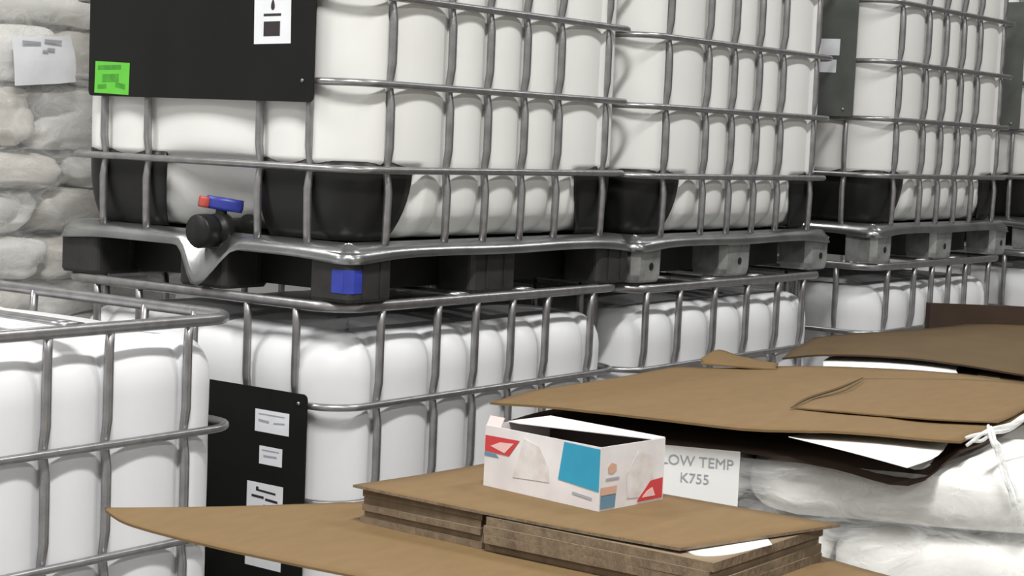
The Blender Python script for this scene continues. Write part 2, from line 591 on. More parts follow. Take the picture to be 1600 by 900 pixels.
def steel_foot(w, d, h):
    """Bent galvanised foot: folded sheet around a hollow, open inwards, with flared root."""
    key = ('sf', w, d, h)
    if key not in _cache:
        out = [(w, 0.02), (w * 0.97, 0.0), (w * 0.5, -0.002), (0.02, 0.0), (0.0, 0.02), (0.0, d)]
        V, F = [], []
        for z, s in ((h, 1.06), (h * 0.86, 1.0), (h * 0.2, 0.98), (0.006, 0.93), (0.0, 0.88)):
            for x, y in out:
                V.append((w / 2 + (x - w / 2) * s, d / 2 + (y - d / 2) * s, z))
        n = len(out)
        for k in range(4):
            for j in range(n - 1):
                F.append((k * n + j, k * n + j + 1, (k + 1) * n + j + 1, (k + 1) * n + j))
        F.append(tuple(range(4 * n, 5 * n)))
        _cache[key] = me('pallet_foot', V, F, 'foot_steel')
    return _cache[key]

def quad(name, pts, material, parent, th=0.0006):
    """Thin flat piece with four or more corners, given outward normal by winding."""
    P = [Vector(p) for p in pts]
    nrm = (P[1] - P[0]).cross(P[2] - P[0]).normalized()
    n = len(P)
    V = [p + nrm * th for p in P] + P
    F = [tuple(range(n)), tuple(range(n, 2 * n))[::-1]]
    for i in range(n):
        j = (i + 1) % n
        F.append((i, i + n, j + n, j))
    return ob(name, me(name, V, F, material), parent)

def face_rect(y0, y1, z0, z1, x, tilt=0.0):
    """Corners of a rectangle on a face looking along -x, seen from outside: y runs to the left."""
    cy, cz = (y0 + y1) / 2, (z0 + z1) / 2
    P = [(y1, z0), (y0, z0), (y0, z1), (y1, z1)]
    c, s = math.cos(tilt), math.sin(tilt)
    return [(x, cy + (a - cy) * c - (b - cz) * s, cz + (a - cy) * s + (b - cz) * c) for a, b in P]

def dashes(x, items):
    """Print made of short strokes on a face looking along -x: one joined mesh of flat bars."""
    parts = []
    for y0, y1, z0, z1, sl in items:
        parts.append(([(x - 0.0002, y1, z0), (x - 0.0002, y0, z0 + sl), (x - 0.0002, y0, z1 + sl), (x - 0.0002, y1, z1), (x, y1, z0), (x, y0, z0 + sl), (x, y0, z1 + sl), (x, y1, z1)],
                      [(0, 3, 2, 1), (4, 5, 6, 7), (0, 1, 5, 4), (1, 2, 6, 5), (2, 3, 7, 6), (3, 0, 4, 7)]))
    return join(*parts)

UP_RAILS = [0.304, 0.502, 0.701, 0.909, 1.140]
LO_RAILS = [0.300, 0.495, 0.694, 0.920, 1.153]
UP_BX = [0.144, 0.367, 0.522, 0.678, 0.833, 1.056]
LO_BX = [0.160, 0.371, 0.524, 0.676, 0.829, 1.040]
EQ_BX = [0.080, 0.262, 0.468, 0.670, 0.870, 1.045]
BY = [0.150, 0.309, 0.691, 0.850]
ZB = 0.125

def container(loc, rz, rails, bx, tank_mat, key, label, foot='steel', guards=True, recess=True, lid=False, cross=False, z_top=1.133):
    t = empty('bulk_container', loc, rz)
    tag(t, label, 'container', 'caged bulk containers')
    ob('tank', tank_mesh(bx, BY, rails, ZB, tank_mat, key + tank_mat + str(z_top), recess, 0.022, z_top), t)
    tr = tray_mesh(ZB, recess)
    ob('base_tray', tr, t)
    ob('underside', me('underside', *box_vf(0.045, LX - 0.045, 0.045, LY - 0.045, ZB - 0.02, ZB + 0.004), 'black'), t)
    ob('gap_shade_block', me('gap_shade_block', *box_vf(0.13, LX - 0.13, 0.13, LY - 0.13, 0.012, ZB - 0.02), 'black'), t)  # black block added to darken the gap between the feet, where shade falls
    for i, z in enumerate(rails):
        if i == len(rails) - 1:
            ob('top_frame', rail_mesh(0.0128, 0.8, 0.009), t, (0, 0, z))
        else:
            ob('cage_rail', rail_mesh(RAIL_R, 1.0, 0.004), t, (0, 0, z))
    bm = bar_mesh(rails, ZB - 0.002, rails[-1], key)
    for x in bx:
        ob('cage_bar', bm, t, (x, 0, 0))
        ob('cage_bar', bm, t, (LX - x, LY, 0), (0, 0, math.pi))
    for y in BY:
        ob('cage_bar', bm, t, (0, LY - y, 0), (0, 0, -math.pi / 2))
        ob('cage_bar', bm, t, (LX, y, 0), (0, 0, math.pi / 2))
    # feet
    h = ZB - 0.016
    if foot == 'plastic':
        fx = [(0.004, 0.156), (0.486, 0.185), (1.04, 0.156)]
        fy = [(0.004, 0.126), (0.40, 0.16), (0.855, 0.145)]
    else:
        fx = [(0.006, 0.130), (0.50, 0.16), (1.064, 0.130)]
        fy = [(0.006, 0.115), (0.43, 0.14), (0.879, 0.115)]
    feet = {}
    for i, (x, w) in enumerate(fx):
        for j, (y, d) in enumerate(fy):
            if foot == 'plastic':
                feet[i, j] = ob('pallet_foot', plastic_foot(w, d, h), t, (x, y + (0.012 if i == 1 else 0), 0))
            else:
                if j == 2:
                    feet[i, j] = ob('pallet_foot', steel_foot(w, d, h), t, (x + w, y + d, 0), (0, 0, math.pi))
                else:
                    feet[i, j] = ob('pallet_foot', steel_foot(w, d, h), t, (x, y, 0))
                if j == 0:
                    hv, hf = lathe([(0.011, 0), (0.011, 0.002)], None, 14)
                    ob('foot_hole', me('foot_hole', hv, hf, 'black'), feet[i, j], (w * 0.58, -0.0005, h * 0.42), (math.pi / 2, 0, 0))
    if guards:
        g1 = protector_mesh(0.245, 0.325, ZB + 0.012, 0.322)
        g2 = protector_mesh(0.262, 0.365, ZB + 0.012, 0.322)
        ob('corner_guard', g1, t)
        for (px, py, sx, sy, gm) in ((LX, 0, -1, 1, g2), (0, LY, 1, -1, g2), (LX, LY, -1, -1, g1)):
            key2 = ('gm', gm.name, sx, sy)
            if key2 not in _cache:
                V = [(v.co.x * sx, v.co.y * sy, v.co.z) for v in gm.vertices]
                F = [tuple(p.vertices) if sx * sy > 0 else tuple(p.vertices)[::-1] for p in gm.polygons]
                _cache[key2] = me('corner_guard', V, F, 'black', True)
            ob('corner_guard', _cache[key2], t, (px, py, 0))
    if lid:
        l = ob('lid', me('lid', *lathe([(0.10, 0.0), (0.10, 0.018), (0.088, 0.022), (0.085, 0.014), (0.0001, 0.014)], None, 24), 'black', True), t, (0.6, 0.5, 1.128))
    if cross:
        for x in (0.46, 0.735):
            V, F = tube([(x, 0.010, rails[-1] + 0.004), (x, 0.05, rails[-1] + 0.007), (x, 0.5, rails[-1] + 0.010), (x, 0.95, rails[-1] + 0.007), (x, 0.99, rails[-1] + 0.004)], 0.028, 8, False, 1.0)
            V = [(a, b, rails[-1] + 0.012 + (c - rails[-1] - 0.006) * 0.22) for a, b, c in V]
            ob('cross_bar', me('cross_bar', V, F, 'steel', True), t)
    return t, feet

def plate(t, y0, y1, z0, z1, material='panel', rivets=()):
    pts = rrect(y0, y1, z0, z1, 0.012, 3)
    V = [(-0.0135, a, b) for a, b in pts] + [(-0.0105, a, b) for a, b in pts]
    n = len(pts)
    F = [tuple(range(n))[::-1], tuple(range(n, 2 * n))]
    for i in range(n):
        j = (i + 1) % n
        F.append((i, j, j + n, i + n))
    p = ob('marking_plate', me('marking_plate', V, F, material), t)
    for y, z in rivets:
        ob('rivet', me('rivet', *lathe([(0.0055, 0), (0.0045, 0.003), (0.001, 0.004)], None, 8), 'sheet_steel', True), p, (-0.0135, y, z), (0, -math.pi / 2, 0))
    return p

PX = -0.0137
# --- stack by the sacks: upper container with valve in view
UZ = 1.1665
t1, feet1 = container((0.0062, -0.0179, UZ), 0.0120, UP_RAILS, UP_BX, 'tank_warm', 'up', 'caged white container with green sticker and blue handled valve, on top of the nearest stack', 'plastic')
pl = plate(t1, 0.116, 0.880, 0.453, 1.02, 'panel', [(0.150, 0.502), (0.150, 0.99), (0.86, 0.99)])
def on(y, z): return (y, z)
gs = quad('green_sticker', face_rect(0.730, 0.856, 0.459, 0.538, PX, 0.03), 'green', pl)
gs['label'] = 'fluorescent green sticker'
ob('print', me('print', *dashes(PX - 0.0008, [(0.760, 0.845, 0.518, 0.529, 0.002), (0.768, 0.828, 0.487, 0.507, 0.002), (0.744, 0.78, 0.476, 0.489, -0.006), (0.812, 0.845, 0.470, 0.481, 0.002)]), 'green_dark'), gs)
wl = quad('white_label', face_rect(0.192, 0.308, 0.585, 0.80, PX, -0.02), 'label', pl)
wl['label'] = 'white paper label with black square and drop symbol'
ob('print', me('print', *join(
    dashes(PX - 0.0008, [(0.224, 0.276, 0.602, 0.636, 0.001), (0.222, 0.277, 0.648, 0.654, 0.001)] +
           [(0.212 + k * 0.0125, 0.2195 + k * 0.0125, 0.6935 + (k % 2) * 0.001, 0.703 - (k % 3) * 0.001, 0.001) for k in range(7)] +
           [(0.215, 0.285, 0.730, 0.735, 0.001), (0.225, 0.285, 0.745, 0.750, 0.001), (0.215, 0.27, 0.76, 0.765, 0.001)]),
    ([(PX - 0.001, 0.2485 + 0.0085 * math.sin(a) * (0.35 + 0.65 * (1 - math.cos(a)) / 2), 0.675 + 0.013 * math.cos(a)) for a in [k * math.pi / 6 for k in range(12)]], [tuple(range(12))])), 'ink'), wl)
# valve
vroot = ob('outlet_valve', me('outlet_valve', *lathe([(0.034, 0), (0.034, 0.01), (0.027, 0.012), (0.027, 0.085), (0.040, 0.09), (0.042, 0.105), (0.040, 0.12), (0.031, 0.125), (0.031, 0.135), (0.040, 0.137), (0.041, 0.150), (0.041, 0.178), (0.038, 0.182)], None, 20), 'black', True), t1, (0.135, 0.445, 0.143), (0, -math.pi / 2 - 0.03, 0))
ob('valve_stem', me('valve_stem', *lathe([(0.017, 0), (0.014, 0.02), (0.013, 0.030), (0.016, 0.034)], None, 12), 'black', True), t1, (0.033, 0.445, 0.165))
hp = [(-0.040, 0.0), (-0.034, 0.010), (-0.005, 0.017), (0.015, 0.017), (0.045, 0.009), (0.052, 0.0), (0.045, -0.009), (0.015, -0.017), (-0.005, -0.017), (-0.034, -0.010)]
hd = ob('valve_handle', me('valve_handle', *prism(hp, 0, 0.030, 0.008), 'blue', True), t1, (0.033, 0.445, 0.188), (0.0, 0.12, -0.95))
hd['label'] = 'blue valve handle with a red tip'
ob('handle_tip', me('handle_tip', *prism([(-0.058, 0.0), (-0.050, 0.010), (-0.030, 0.0125), (-0.030, -0.0125), (-0.050, -0.010)], 0.000, 0.026, 0.006), 'red', True), hd)
# blue sticker wrapped round the corner foot
st = quad('blue_sticker', [(-0.0008, 0.052, 0.022), (-0.0008, 0.016, 0.022), (-0.0008, 0.016, 0.076), (-0.0008, 0.052, 0.076)], 'blue_sticker', feet1[0, 0])
quad('blue_sticker', [(0.016, -0.0008, 0.022), (0.046, -0.0008, 0.022), (0.046, -0.0008, 0.076), (0.016, -0.0008, 0.076)], 'blue_sticker', feet1[0, 0])
quad('blue_sticker', [(-0.0008, 0.016, 0.022), (0.016, -0.0008, 0.022), (0.016, -0.0008, 0.076), (-0.0008, 0.016, 0.076)], 'blue_sticker', feet1[0, 0], 0.004)

# lower container of the same stack, black plate with three labels
t2, _ = container((0, 0, 0), 0, LO_RAILS, LO_BX, 'tank_cool', 'lo', 'caged white container with black plate and three white labels, under the nearest stack', 'plastic', recess=True, cross=True, z_top=1.098)
pl = plate(t2, 0.082, 0.88, 0.40, 0.948, 'panel', [(0.108, 0.925), (0.86, 0.925)])
for (y0, y1, z0, z1), pr_ in (((0.136, 0.246, 0.844, 0.897), [(0.15, 0.235, 0.885, 0.888, 0), (0.15, 0.185, 0.866, 0.870, 0.003), (0.20, 0.235, 0.868, 0.874, -0.002)]),
                             ((0.155, 0.229, 0.768, 0.811), [(0.165, 0.22, 0.80, 0.803, 0), (0.172, 0.215, 0.785, 0.790, 0.001)])):
    a = quad('white_label', face_rect(y0, y1, z0, z1, PX, 0.0), 'label', pl)
    ob('print', me('print', *dashes(PX - 0.0008, pr_), 'ink_soft'), a)
a = quad('white_label', face_rect(0.149, 0.266, 0.52, 0.722, PX, 0.0), 'label', pl)
ob('print', me('print', *join(
    dashes(PX - 0.0008, [(0.172, 0.236, 0.702, 0.707, -0.003), (0.165, 0.205, 0.682, 0.688, -0.002), (0.21, 0.25, 0.686, 0.692, -0.001), (0.228, 0.236, 0.706, 0.712, 0.0), (0.18, 0.235, 0.585, 0.64, 0)]),
    ([(PX - 0.001, 0.208 + 0.0085 * math.sin(q) * (0.35 + 0.65 * (1 - math.cos(q)) / 2), 0.660 + 0.013 * math.cos(q)) for q in [k * math.pi / 6 for k in range(12)]], [tuple(range(12))])), 'ink'), a)

# --- second stack
t3, _ = container((1.234, -0.0059, UZ - 0.0185 + 0.012), -0.0012, UP_RAILS, UP_BX, 'tank_warm', 'up', 'caged white container on top of the second stack, beside the green stickered one', 'steel')
t4, _ = container((1.234, -0.006, 0), 0, [z - 0.012 for z in LO_RAILS], EQ_BX, 'tank_cool', 'eq', 'caged white container with evenly spaced bars under the second stack', 'steel', cross=True, z_top=1.098)
# --- third stack, set a little apart, grey plate
t5, _ = container((2.702, -0.0479, UZ + 0.005), -0.0105, UP_RAILS, UP_BX, 'tank_warm', 'up', 'caged white container with grey plate on top of the third stack', 'steel')
pl = plate(t5, 0.112, 0.895, 0.505, 1.04, 'panel_grey', [(0.15, 0.53)])
for (y0, y1, z0, z1) in ((0.175, 0.275, 0.718, 0.775), (0.185, 0.262, 0.658, 0.703)):
    a = quad('white_label', face_rect(y0, y1, z0, z1, PX, 0.02), 'label', pl)
t6, _ = container((2.70, -0.045, 0), -0.0105, [z + 0.003 for z in LO_RAILS], UP_BX, 'tank_cool', 'lo3', 'caged white container under the third stack, behind the brown cardboard sheets', 'steel', cross=True, z_top=1.098)
# --- fourth stack, at the right edge of the picture
t7, _ = container((4.33, -0.03, UZ + 0.004), -0.01, UP_RAILS, UP_BX, 'tank_warm', 'up', 'caged white container on top of the stack at the right edge', 'steel')
plate(t7, 0.112, 0.895, 0.505, 1.04, 'panel_grey', [(0.15, 0.53)])
t8, _ = container((4.33, -0.03, 0), -0.01, LO_RAILS, UP_BX, 'tank_cool', 'lo4', 'caged white container under the stack at the right edge', 'steel', cross=True, z_top=1.098)
# --- single container in the left foreground
t9, _ = container((-1.4942, -0.012, 0), 0.008, LO_RAILS, LO_BX, 'tank_cool', 'lo', 'single caged white container with open top in the left foreground', 'plastic', lid=True, cross=True)

# ------------------------------------------------------------------ sacks
def sack_mesh(L, W, H, seed, material, e=0.32, lump=0.012, vp=0.42):
    """Filled sack: a pillow with flat top and bottom, pinched ends and dented sides; origin at its bottom centre."""
    nu, nv = 48, 24
    V, F = [], []
    def sp(c, p): return math.copysign(abs(c) ** p, c)
    for i in range(nv + 1):
        ph = -math.pi / 2 + math.pi * i / nv
        for j in range(nu):
            th = 2 * math.pi * j / nu
            x = sp(math.cos(ph), vp) * sp(math.cos(th), e)
            y = sp(math.cos(ph), vp) * sp(math.sin(th), e)
            z = sp(math.sin(ph), 0.62)
            q = Vector((x * L / 2, y * W / 2, z * H / 2))
            nz = noise.fractal(Vector((q.x * 7 + seed * 9.1, q.y * 7, q.z * 9)), 0.9, 2.1, 3)
            nz2 = noise.noise(Vector((q.x * 22 + seed * 3, q.y * 22, q.z * 26)))
            k = 1 + 0.0
            q.x += x * (lump * 0.9 * nz + 0.004 * nz2)
            q.y += y * (lump * 1.3 * nz + 0.005 * nz2)
            q.z += z * (0.5 * lump * nz)
            q.z = max(q.z, -H / 2 * 0.985)
            q.z = min(q.z, H / 2 * 0.995)
            V.append((q.x, q.y, q.z + H / 2))
    for i in range(nv):
        for j in range(nu):
            j2 = (j + 1) % nu
            F.append((i * nu + j, i * nu + j2, (i + 1) * nu + j2, (i + 1) * nu + j))
    return me('sack', V, F, material, True)

def pallet(loc, rz, w, d, label):
    t = empty('wooden_pallet', loc, rz)
    tag(t, label, 'pallet')
    bd = me('deck_board', *box_vf(0, 0.095, 0, d, 0.118, 0.138), 'wood')
    for i in range(8):
        ob('deck_board', bd, t, (i * (w - 0.095) / 7, 0, 0))
    sk = me('stringer', *box_vf(0, w, 0, 0.09, 0.02, 0.118), 'wood')
    for y in (0, d / 2 - 0.045, d - 0.09):
        ob('stringer', sk, t, (0, y, 0))
    bb = me('bottom_board', *box_vf(0, 0.095, 0, d, 0, 0.02), 'wood')
    for x in (0, w / 2 - 0.047, w - 0.095):
        ob('bottom_board', bb, t, (x, 0, 0))
    return t

# pile of wrapped sacks behind the nearest stack (left edge of the picture)
zlev = [0.138, 0.27, 0.40, 0.53, 0.66, 0.79, 0.90, 1.005, 1.108, 1.228, 1.364, 1.469, 1.651, 1.807, 1.95]
SW = {}
def back_sack(x0, x1, z0, z1, yf, label, seed):
    L, H = x1 - x0, z1 - z0
    mt = 'sack' if seed % 2 else 'sack_pale'
    o = ob('sack', sack_mesh(L, 0.40, H, seed, mt, 0.22, 0.034, 0.26), None, ((x0 + x1) / 2, yf + 0.20, z0))
    tag(o, label, 'sack', 'white sacks piled behind the nearest stack')
lev_words = ['lowest', 'second', 'third', 'fourth', 'fifth', 'sixth', 'seventh', 'eighth', 'ninth', 'tenth', 'eleventh', 'twelfth', 'thirteenth', 'fourteenth']
splits = {8: 0.17, 9: 0.185, 10: 0.26, 11: 0.145, 12: 0.19, 13: 0.40}
for i in range(14):
    xs = splits.get(i, 0.15 if i % 2 else 0.02)
    yf = 1.25 + (0.012 if i % 2 else -0.012) + (0.02 if i == 12 else 0)
    back_sack(xs - 0.56, xs - 0.004, zlev[i], zlev[i + 1] - 0.001, yf, 'dusty white sack, left one of the %s layer behind the nearest stack' % lev_words[i], i * 2 + (i // 2) % 2)
    back_sack(xs + 0.004, xs + 0.56, zlev[i], zlev[i + 1] - 0.001, yf + 0.006, 'dusty white sack, right one of the %s layer behind the nearest stack' % lev_words[i], i * 2 + 1 + (i // 2) % 2)
pallet((-0.55, 1.22, 0), 0, 1.3, 0.46, 'wooden pallet under the sack pile behind the nearest stack')

def back_film():
    V, F = [], []
    nx_, nz_ = 60, 70
    for k in range(nz_ + 1):
        z = 0.16 + (1.93 - 0.16) * k / nz_
        w = sum(0.016 * math.exp(-((z - t) / 0.02) ** 2) for t in zlev[1:-1])
        for i in range(nx_ + 1):
            x = -0.52 + 1.24 * i / nx_
            y = 1.222 + w + 0.006 * noise.noise(Vector((x * 14 + z * 6, 2.0, z * 16))) + 0.004 * noise.noise(Vector((x * 40, z * 46, 5.0)))
            V.append((x, y, z))
    for k in range(nz_):
        for i in range(nx_):
            a = k * (nx_ + 1) + i
            F.append((a, a + 1, a + nx_ + 2, a + nx_ + 1))
    return V, F
bf = ob('stretch_film', me('stretch_film', *back_film(), 'film', True))
tag(bf, 'wrinkled clear film over the sack pile behind the nearest stack', 'film')
pp = empty('paper_notice', (0.12, 1.206, 1.64))
tag(pp, 'creased white paper notice fixed on the sacks behind the black plate', 'paper')
rows = [[(-0.10, -0.003, 0.0), (-0.03, 0.0, 0.006), (0.04, -0.003, 0.012), (0.105, 0.0, 0.02)],
        [(-0.105, -0.004, 0.065), (-0.03, -0.009, 0.07), (0.04, -0.006, 0.075), (0.10, -0.004, 0.082)],
        [(-0.11, 0.002, 0.13), (-0.03, -0.004, 0.135), (0.04, -0.002, 0.14), (0.085, 0.002, 0.148)]]
V, F, nb = sheet_vf(rows, 0.0, 4)
nn = len(V) // 2
V = [(v.x, v.y + (0.0012 if i >= nn else 0), v.z) for i, v in enumerate(V)]
d = me('sheet', V, F, 'label')
ob('sheet', d, pp)
prt = []
for (x0, x1, z0, z1) in ((-0.085, -0.025, 0.113, 0.121), (-0.012, 0.045, 0.121, 0.129), (-0.018, 0.0, 0.093, 0.099), (-0.002, 0.022, 0.098, 0.106)):
    prt.append(box_vf(x0, x1, -0.0125, -0.0115, z0, z1))
ob('print', me('print', *join(*prt), 'ink_soft'), pp)

# ------------------------------------------------------------------ wrapped pallet of sacks, right foreground
PO = Vector((-0.511, -0.827))
PA = math.atan2(0.332, 0.943)          # depth direction of the pile
pu, pv = Vector((0.332, -0.943)), Vector((0.943, 0.332))
def pw(a, b, z=0.0):
    q = PO + pu * a + pv * b
    return (q.x, q.y, z)
RZ = math.atan2(pu.y, pu.x)
tiers = [0.138, 0.27, 0.402, 0.534, 0.666, 0.798, 0.930, 1.058]
cuts = [0.50, 0.62, 0.50, 0.62, 0.50, 0.60, 0.45]
tw = ['lowest', 'second', 'third', 'fourth', 'fifth', 'sixth', 'top']
for i in range(7):
    c = cuts[i]
    for (a0, a1, side) in ((0.02, c - 0.003, 'left'), (c + 0.003, 1.12, 'right')):
        for (b0, b1, row) in ((0.012, 0.412, 'front'), (0.417, 0.80, 'rear')):
            L, W, H = a1 - a0, b1 - b0, tiers[i + 1] - tiers[i] - 0.001
            o = ob('sack', sack_mesh(L, W, H, 50 + i * 4 + (side == 'left') * 2 + (row == 'front'), 'sack_pale', 0.24, 0.010), None, pw((a0 + a1) / 2, (b0 + b1) / 2, tiers[i]), (0, 0, RZ))
            tag(o, 'white sack, %s end, %s row, %s layer of the film wrapped pallet' % (side, row, tw[i]), 'sack', 'sacks on the film wrapped pallet')
            if i == 6 and side == 'left' and row == 'front':
                # printed sack label: LOW TEMP
                lab = ob('sack_label', me('sack_label', *box_vf(0.068, 0.212, -0.0012, 0.0, 0.014, 0.116), 'paper'), o, (0.0, -0.2185, 0.0))
                lab['label'] = 'white label reading LOW TEMP'
                for txt, sz, lx, lz in (('LOW TEMP', 0.025, 0.076, 0.084), ('K755', 0.024, 0.110, 0.055)):
                    cu = bpy.data.curves.new('lettering', 'FONT')
                    cu.body = txt
                    cu.size = sz
                    cu.extrude = 0.0003
                    tmp = bpy.data.objects.new('lettering', cu)
                    COL.objects.link(tmp)
                    bpy.context.view_layer.update()
                    dg = bpy.context.evaluated_depsgraph_get()
                    md = bpy.data.meshes.new_from_object(tmp.evaluated_get(dg))
                    bpy.data.objects.remove(tmp)
                    md.name = 'lettering'
                    md.materials.clear()
                    md.materials.append(M['ink_soft'])
                    ob('lettering', md, lab, (lx, -0.0018, lz), (math.pi / 2, 0, 0))
pt = pallet(pw(0.0, 0.02), RZ, 1.14, 0.80, 'wooden pallet under the film wrapped sacks')

# stretch film around the pile: wrinkled skin a few millimetres off the sacks
def film_skin():
    out = rrect(0.008, 1.135, 0.0, 0.815, 0.06, 8)
    dense = []
    for i in range(len(out)):
        p, q = Vector(out[i]), Vector(out[(i + 1) % len(out)])
        k = max(1, int((q - p).length / 0.025))
        for j in range(k): dense.append(p + (q - p) * j / k)
    n = len(dense)
    zs = [0.142 + (1.035 - 0.142) * i / 46 for i in range(47)]
    V, F = [], []
    for z in zs:
        w = 0.0
        for t in tiers[1:-1]:
            w += 0.012 * math.exp(-((z - t) / 0.018) ** 2)
        for p in dense:
            x = min(max(p.x, 0.068), 1.075); y = min(max(p.y, 0.06), 0.755)
            nv = Vector((p.x - x, p.y - y)).normalized()
            wr = 0.005 * noise.noise(Vector((p.x * 16 + z * 10, p.y * 16 - z * 8, z * 12))) + 0.003 * noise.noise(Vector((p.x * 45 + z * 38, p.y * 45, z * 20)))
            q = p - nv * (w * 0.7) + nv * wr
            V.append(pw(q.x, q.y, z))
    for i in range(len(zs) - 1):
        for j in range(n):
            j2 = (j + 1) % n
            F.append((i * n + j, i * n + j2, (i + 1) * n + j2, (i + 1) * n + j))
    return V, F
fo = ob('stretch_film', me('stretch_film', *film_skin(), 'film', True))
tag(fo, 'clear wrinkled stretch film wrapped around the sack pallet', 'film')

# boards lying on the sacks
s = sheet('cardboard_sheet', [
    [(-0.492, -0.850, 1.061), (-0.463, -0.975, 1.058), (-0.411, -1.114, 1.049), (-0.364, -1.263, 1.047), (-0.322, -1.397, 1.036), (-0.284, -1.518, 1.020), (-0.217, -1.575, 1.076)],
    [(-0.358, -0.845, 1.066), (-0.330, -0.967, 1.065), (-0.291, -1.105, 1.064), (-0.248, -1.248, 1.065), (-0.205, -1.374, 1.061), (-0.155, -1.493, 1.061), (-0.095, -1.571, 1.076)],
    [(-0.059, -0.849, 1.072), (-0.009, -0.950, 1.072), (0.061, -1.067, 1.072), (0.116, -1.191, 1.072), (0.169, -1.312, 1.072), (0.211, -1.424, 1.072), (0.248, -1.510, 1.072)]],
    0.004, 'card_dark_shaded', 'card_dark_shaded', 4, 0.002, 3)  # shade of the overhanging top sheet is put into this dark colour
tag(s, 'drooping cardboard sheet, coloured dark for shade, under the top sheet on the wrapped sacks', 'cardboard', 'cardboard sheets on the wrapped sacks')
s = sheet('paper_sheet', [
    [(-0.363, -1.335, 1.083), (-0.352, -1.444, 1.071), (-0.321, -1.530, 1.054)],
    [(-0.326, -1.326, 1.079), (-0.311, -1.447, 1.079), (-0.272, -1.561, 1.073)],
    [(-0.170, -1.319, 1.073), (-0.121, -1.418, 1.078), (-0.080, -1.507, 1.081)]], 0.0012, 'paper', 'paper', 4)
tag(s, 'white paper corner poking out between the two sheets on the wrapped sacks', 'paper')
s = sheet('cardboard_sheet', [
    [(-0.537, -0.841, 1.098), (-0.499, -0.944, 1.098), (-0.469, -1.057, 1.097), (-0.399, -1.267, 1.094), (-0.314, -1.425, 1.096), (-0.238, -1.583, 1.094)],
    [(-0.353, -0.811, 1.098), (-0.273, -0.900, 1.099), (-0.198, -1.006, 1.100), (-0.120, -1.203, 1.099), (-0.018, -1.370, 1.098), (-0.048, -1.569, 1.096)],
    [(-0.111, -0.806, 1.097), (-0.006, -0.858, 1.099), (0.081, -0.954, 1.100), (0.206, -1.130, 1.102), (0.350, -1.271, 1.098), (0.213, -1.545, 1.097)],
    [(0.198, -0.782, 1.096), (0.242, -0.846, 1.097), (0.331, -0.919, 1.098), (0.477, -1.056, 1.100), (0.588, -1.240, 1.098), (0.503, -1.530, 1.097)]],
    0.004, 'card', 'card', 5, 0.004, 1)
tag(s, 'large crumpled brown cardboard sheet on top of the wrapped sacks', 'cardboard', 'cardboard sheets on the wrapped sacks')
s = sheet('cardboard_piece', [
    [(-0.179, -1.250, 1.103), (-0.168, -1.329, 1.105), (-0.137, -1.399, 1.103), (-0.118, -1.474, 1.105), (-0.035, -1.568, 1.105)],
    [(-0.061, -1.227, 1.105), (-0.018, -1.306, 1.107), (0.055, -1.374, 1.105), (0.122, -1.445, 1.105), (0.193, -1.540, 1.105)],
    [(0.116, -1.200, 1.105), (0.191, -1.274, 1.107), (0.269, -1.333, 1.107), (0.347, -1.405, 1.107), (0.412, -1.510, 1.105)],
    [(0.267, -1.170, 1.107), (0.338, -1.221, 1.107), (0.420, -1.296, 1.107), (0.475, -1.382, 1.107), (0.504, -1.516, 1.105)]],
    0.0025, 'card', 'card', 5, 0.003, 5)
tag(s, 'torn flat piece of brown cardboard lying on the crumpled sheet', 'cardboard')
for (nm, pts, what) in (('cardboard_sliver', [(-0.195, -1.250, 1.104), (-0.092, -1.230, 1.109), (0.051, -1.220, 1.113), (0.233, -1.183, 1.113)], 'long curled edge sliver along the torn piece on the crumpled sheet'),):
    P = resample(pts, 6)
    base = P[0].copy()
    V, F = tube([p - base for p in P], [0.0010 + 0.0018 * math.sin(math.pi * k / (len(P) - 1)) for k in range(len(P))], 6, False, 1.6)
    o = ob(nm, me(nm, V, F, 'card_dull', True), None, base)
    tag(o, what, 'cardboard')
s = sheet('cardboard_scrap', [
    [(0.224, -0.817, 1.102), (0.240, -0.862, 1.103), (0.259, -0.913, 1.103), (0.282, -0.965, 1.103)],
    [(0.231, -0.815, 1.108), (0.260, -0.847, 1.112), (0.294, -0.885, 1.108), (0.308, -0.951, 1.106)],
    [(0.229, -0.813, 1.112), (0.334, -0.794, 1.121), (0.361, -0.832, 1.110), (0.337, -0.940, 1.108)]], 0.003, 'card', 'card', 4, 0.002, 8)
tag(s, 'small torn cardboard scrap standing up at the back edge of the crumpled sheet', 'cardboard')

# twisted strand of film tied over the corner of the boards
rope = resample([(-0.111, -1.643, 1.129), (-0.168, -1.636, 1.117), (-0.233, -1.632, 1.115), (-0.250, -1.620, 1.107), (-0.256, -1.603, 1.099)], 5)
rope2 = resample([(-0.230, -1.627, 1.122), (-0.246, -1.642, 1.107), (-0.246, -1.652, 1.090), (-0.241, -1.665, 1.053), (-0.227, -1.682, 1.000)], 6)
rt_ = empty('film_strand', rope2[-1])
tag(rt_, 'twisted white strand of stretch film knotted at the corner of the wrapped sacks', 'film')
for nm, rp_ in (('tail', rope), ('strand', rope2)):
    for q in range(3):
        pth, rad = [], []
        for k, p in enumerate(rp_):
            a = k * 0.22 + q * 2.1
            sp = 0.0035 + 0.004 * k / len(rp_)
            pth.append(p - rope2[-1] + Vector((sp * 0.6 * math.cos(a), -sp * 0.6 * math.cos(a), sp * math.sin(a))))
            rad.append(0.0042 - 0.0015 * k / len(rp_))
        V, F = tube(pth, rad, 6, False, 0.7)
        ob(nm, me(nm, V, F, 'film_rope', True), rt_)

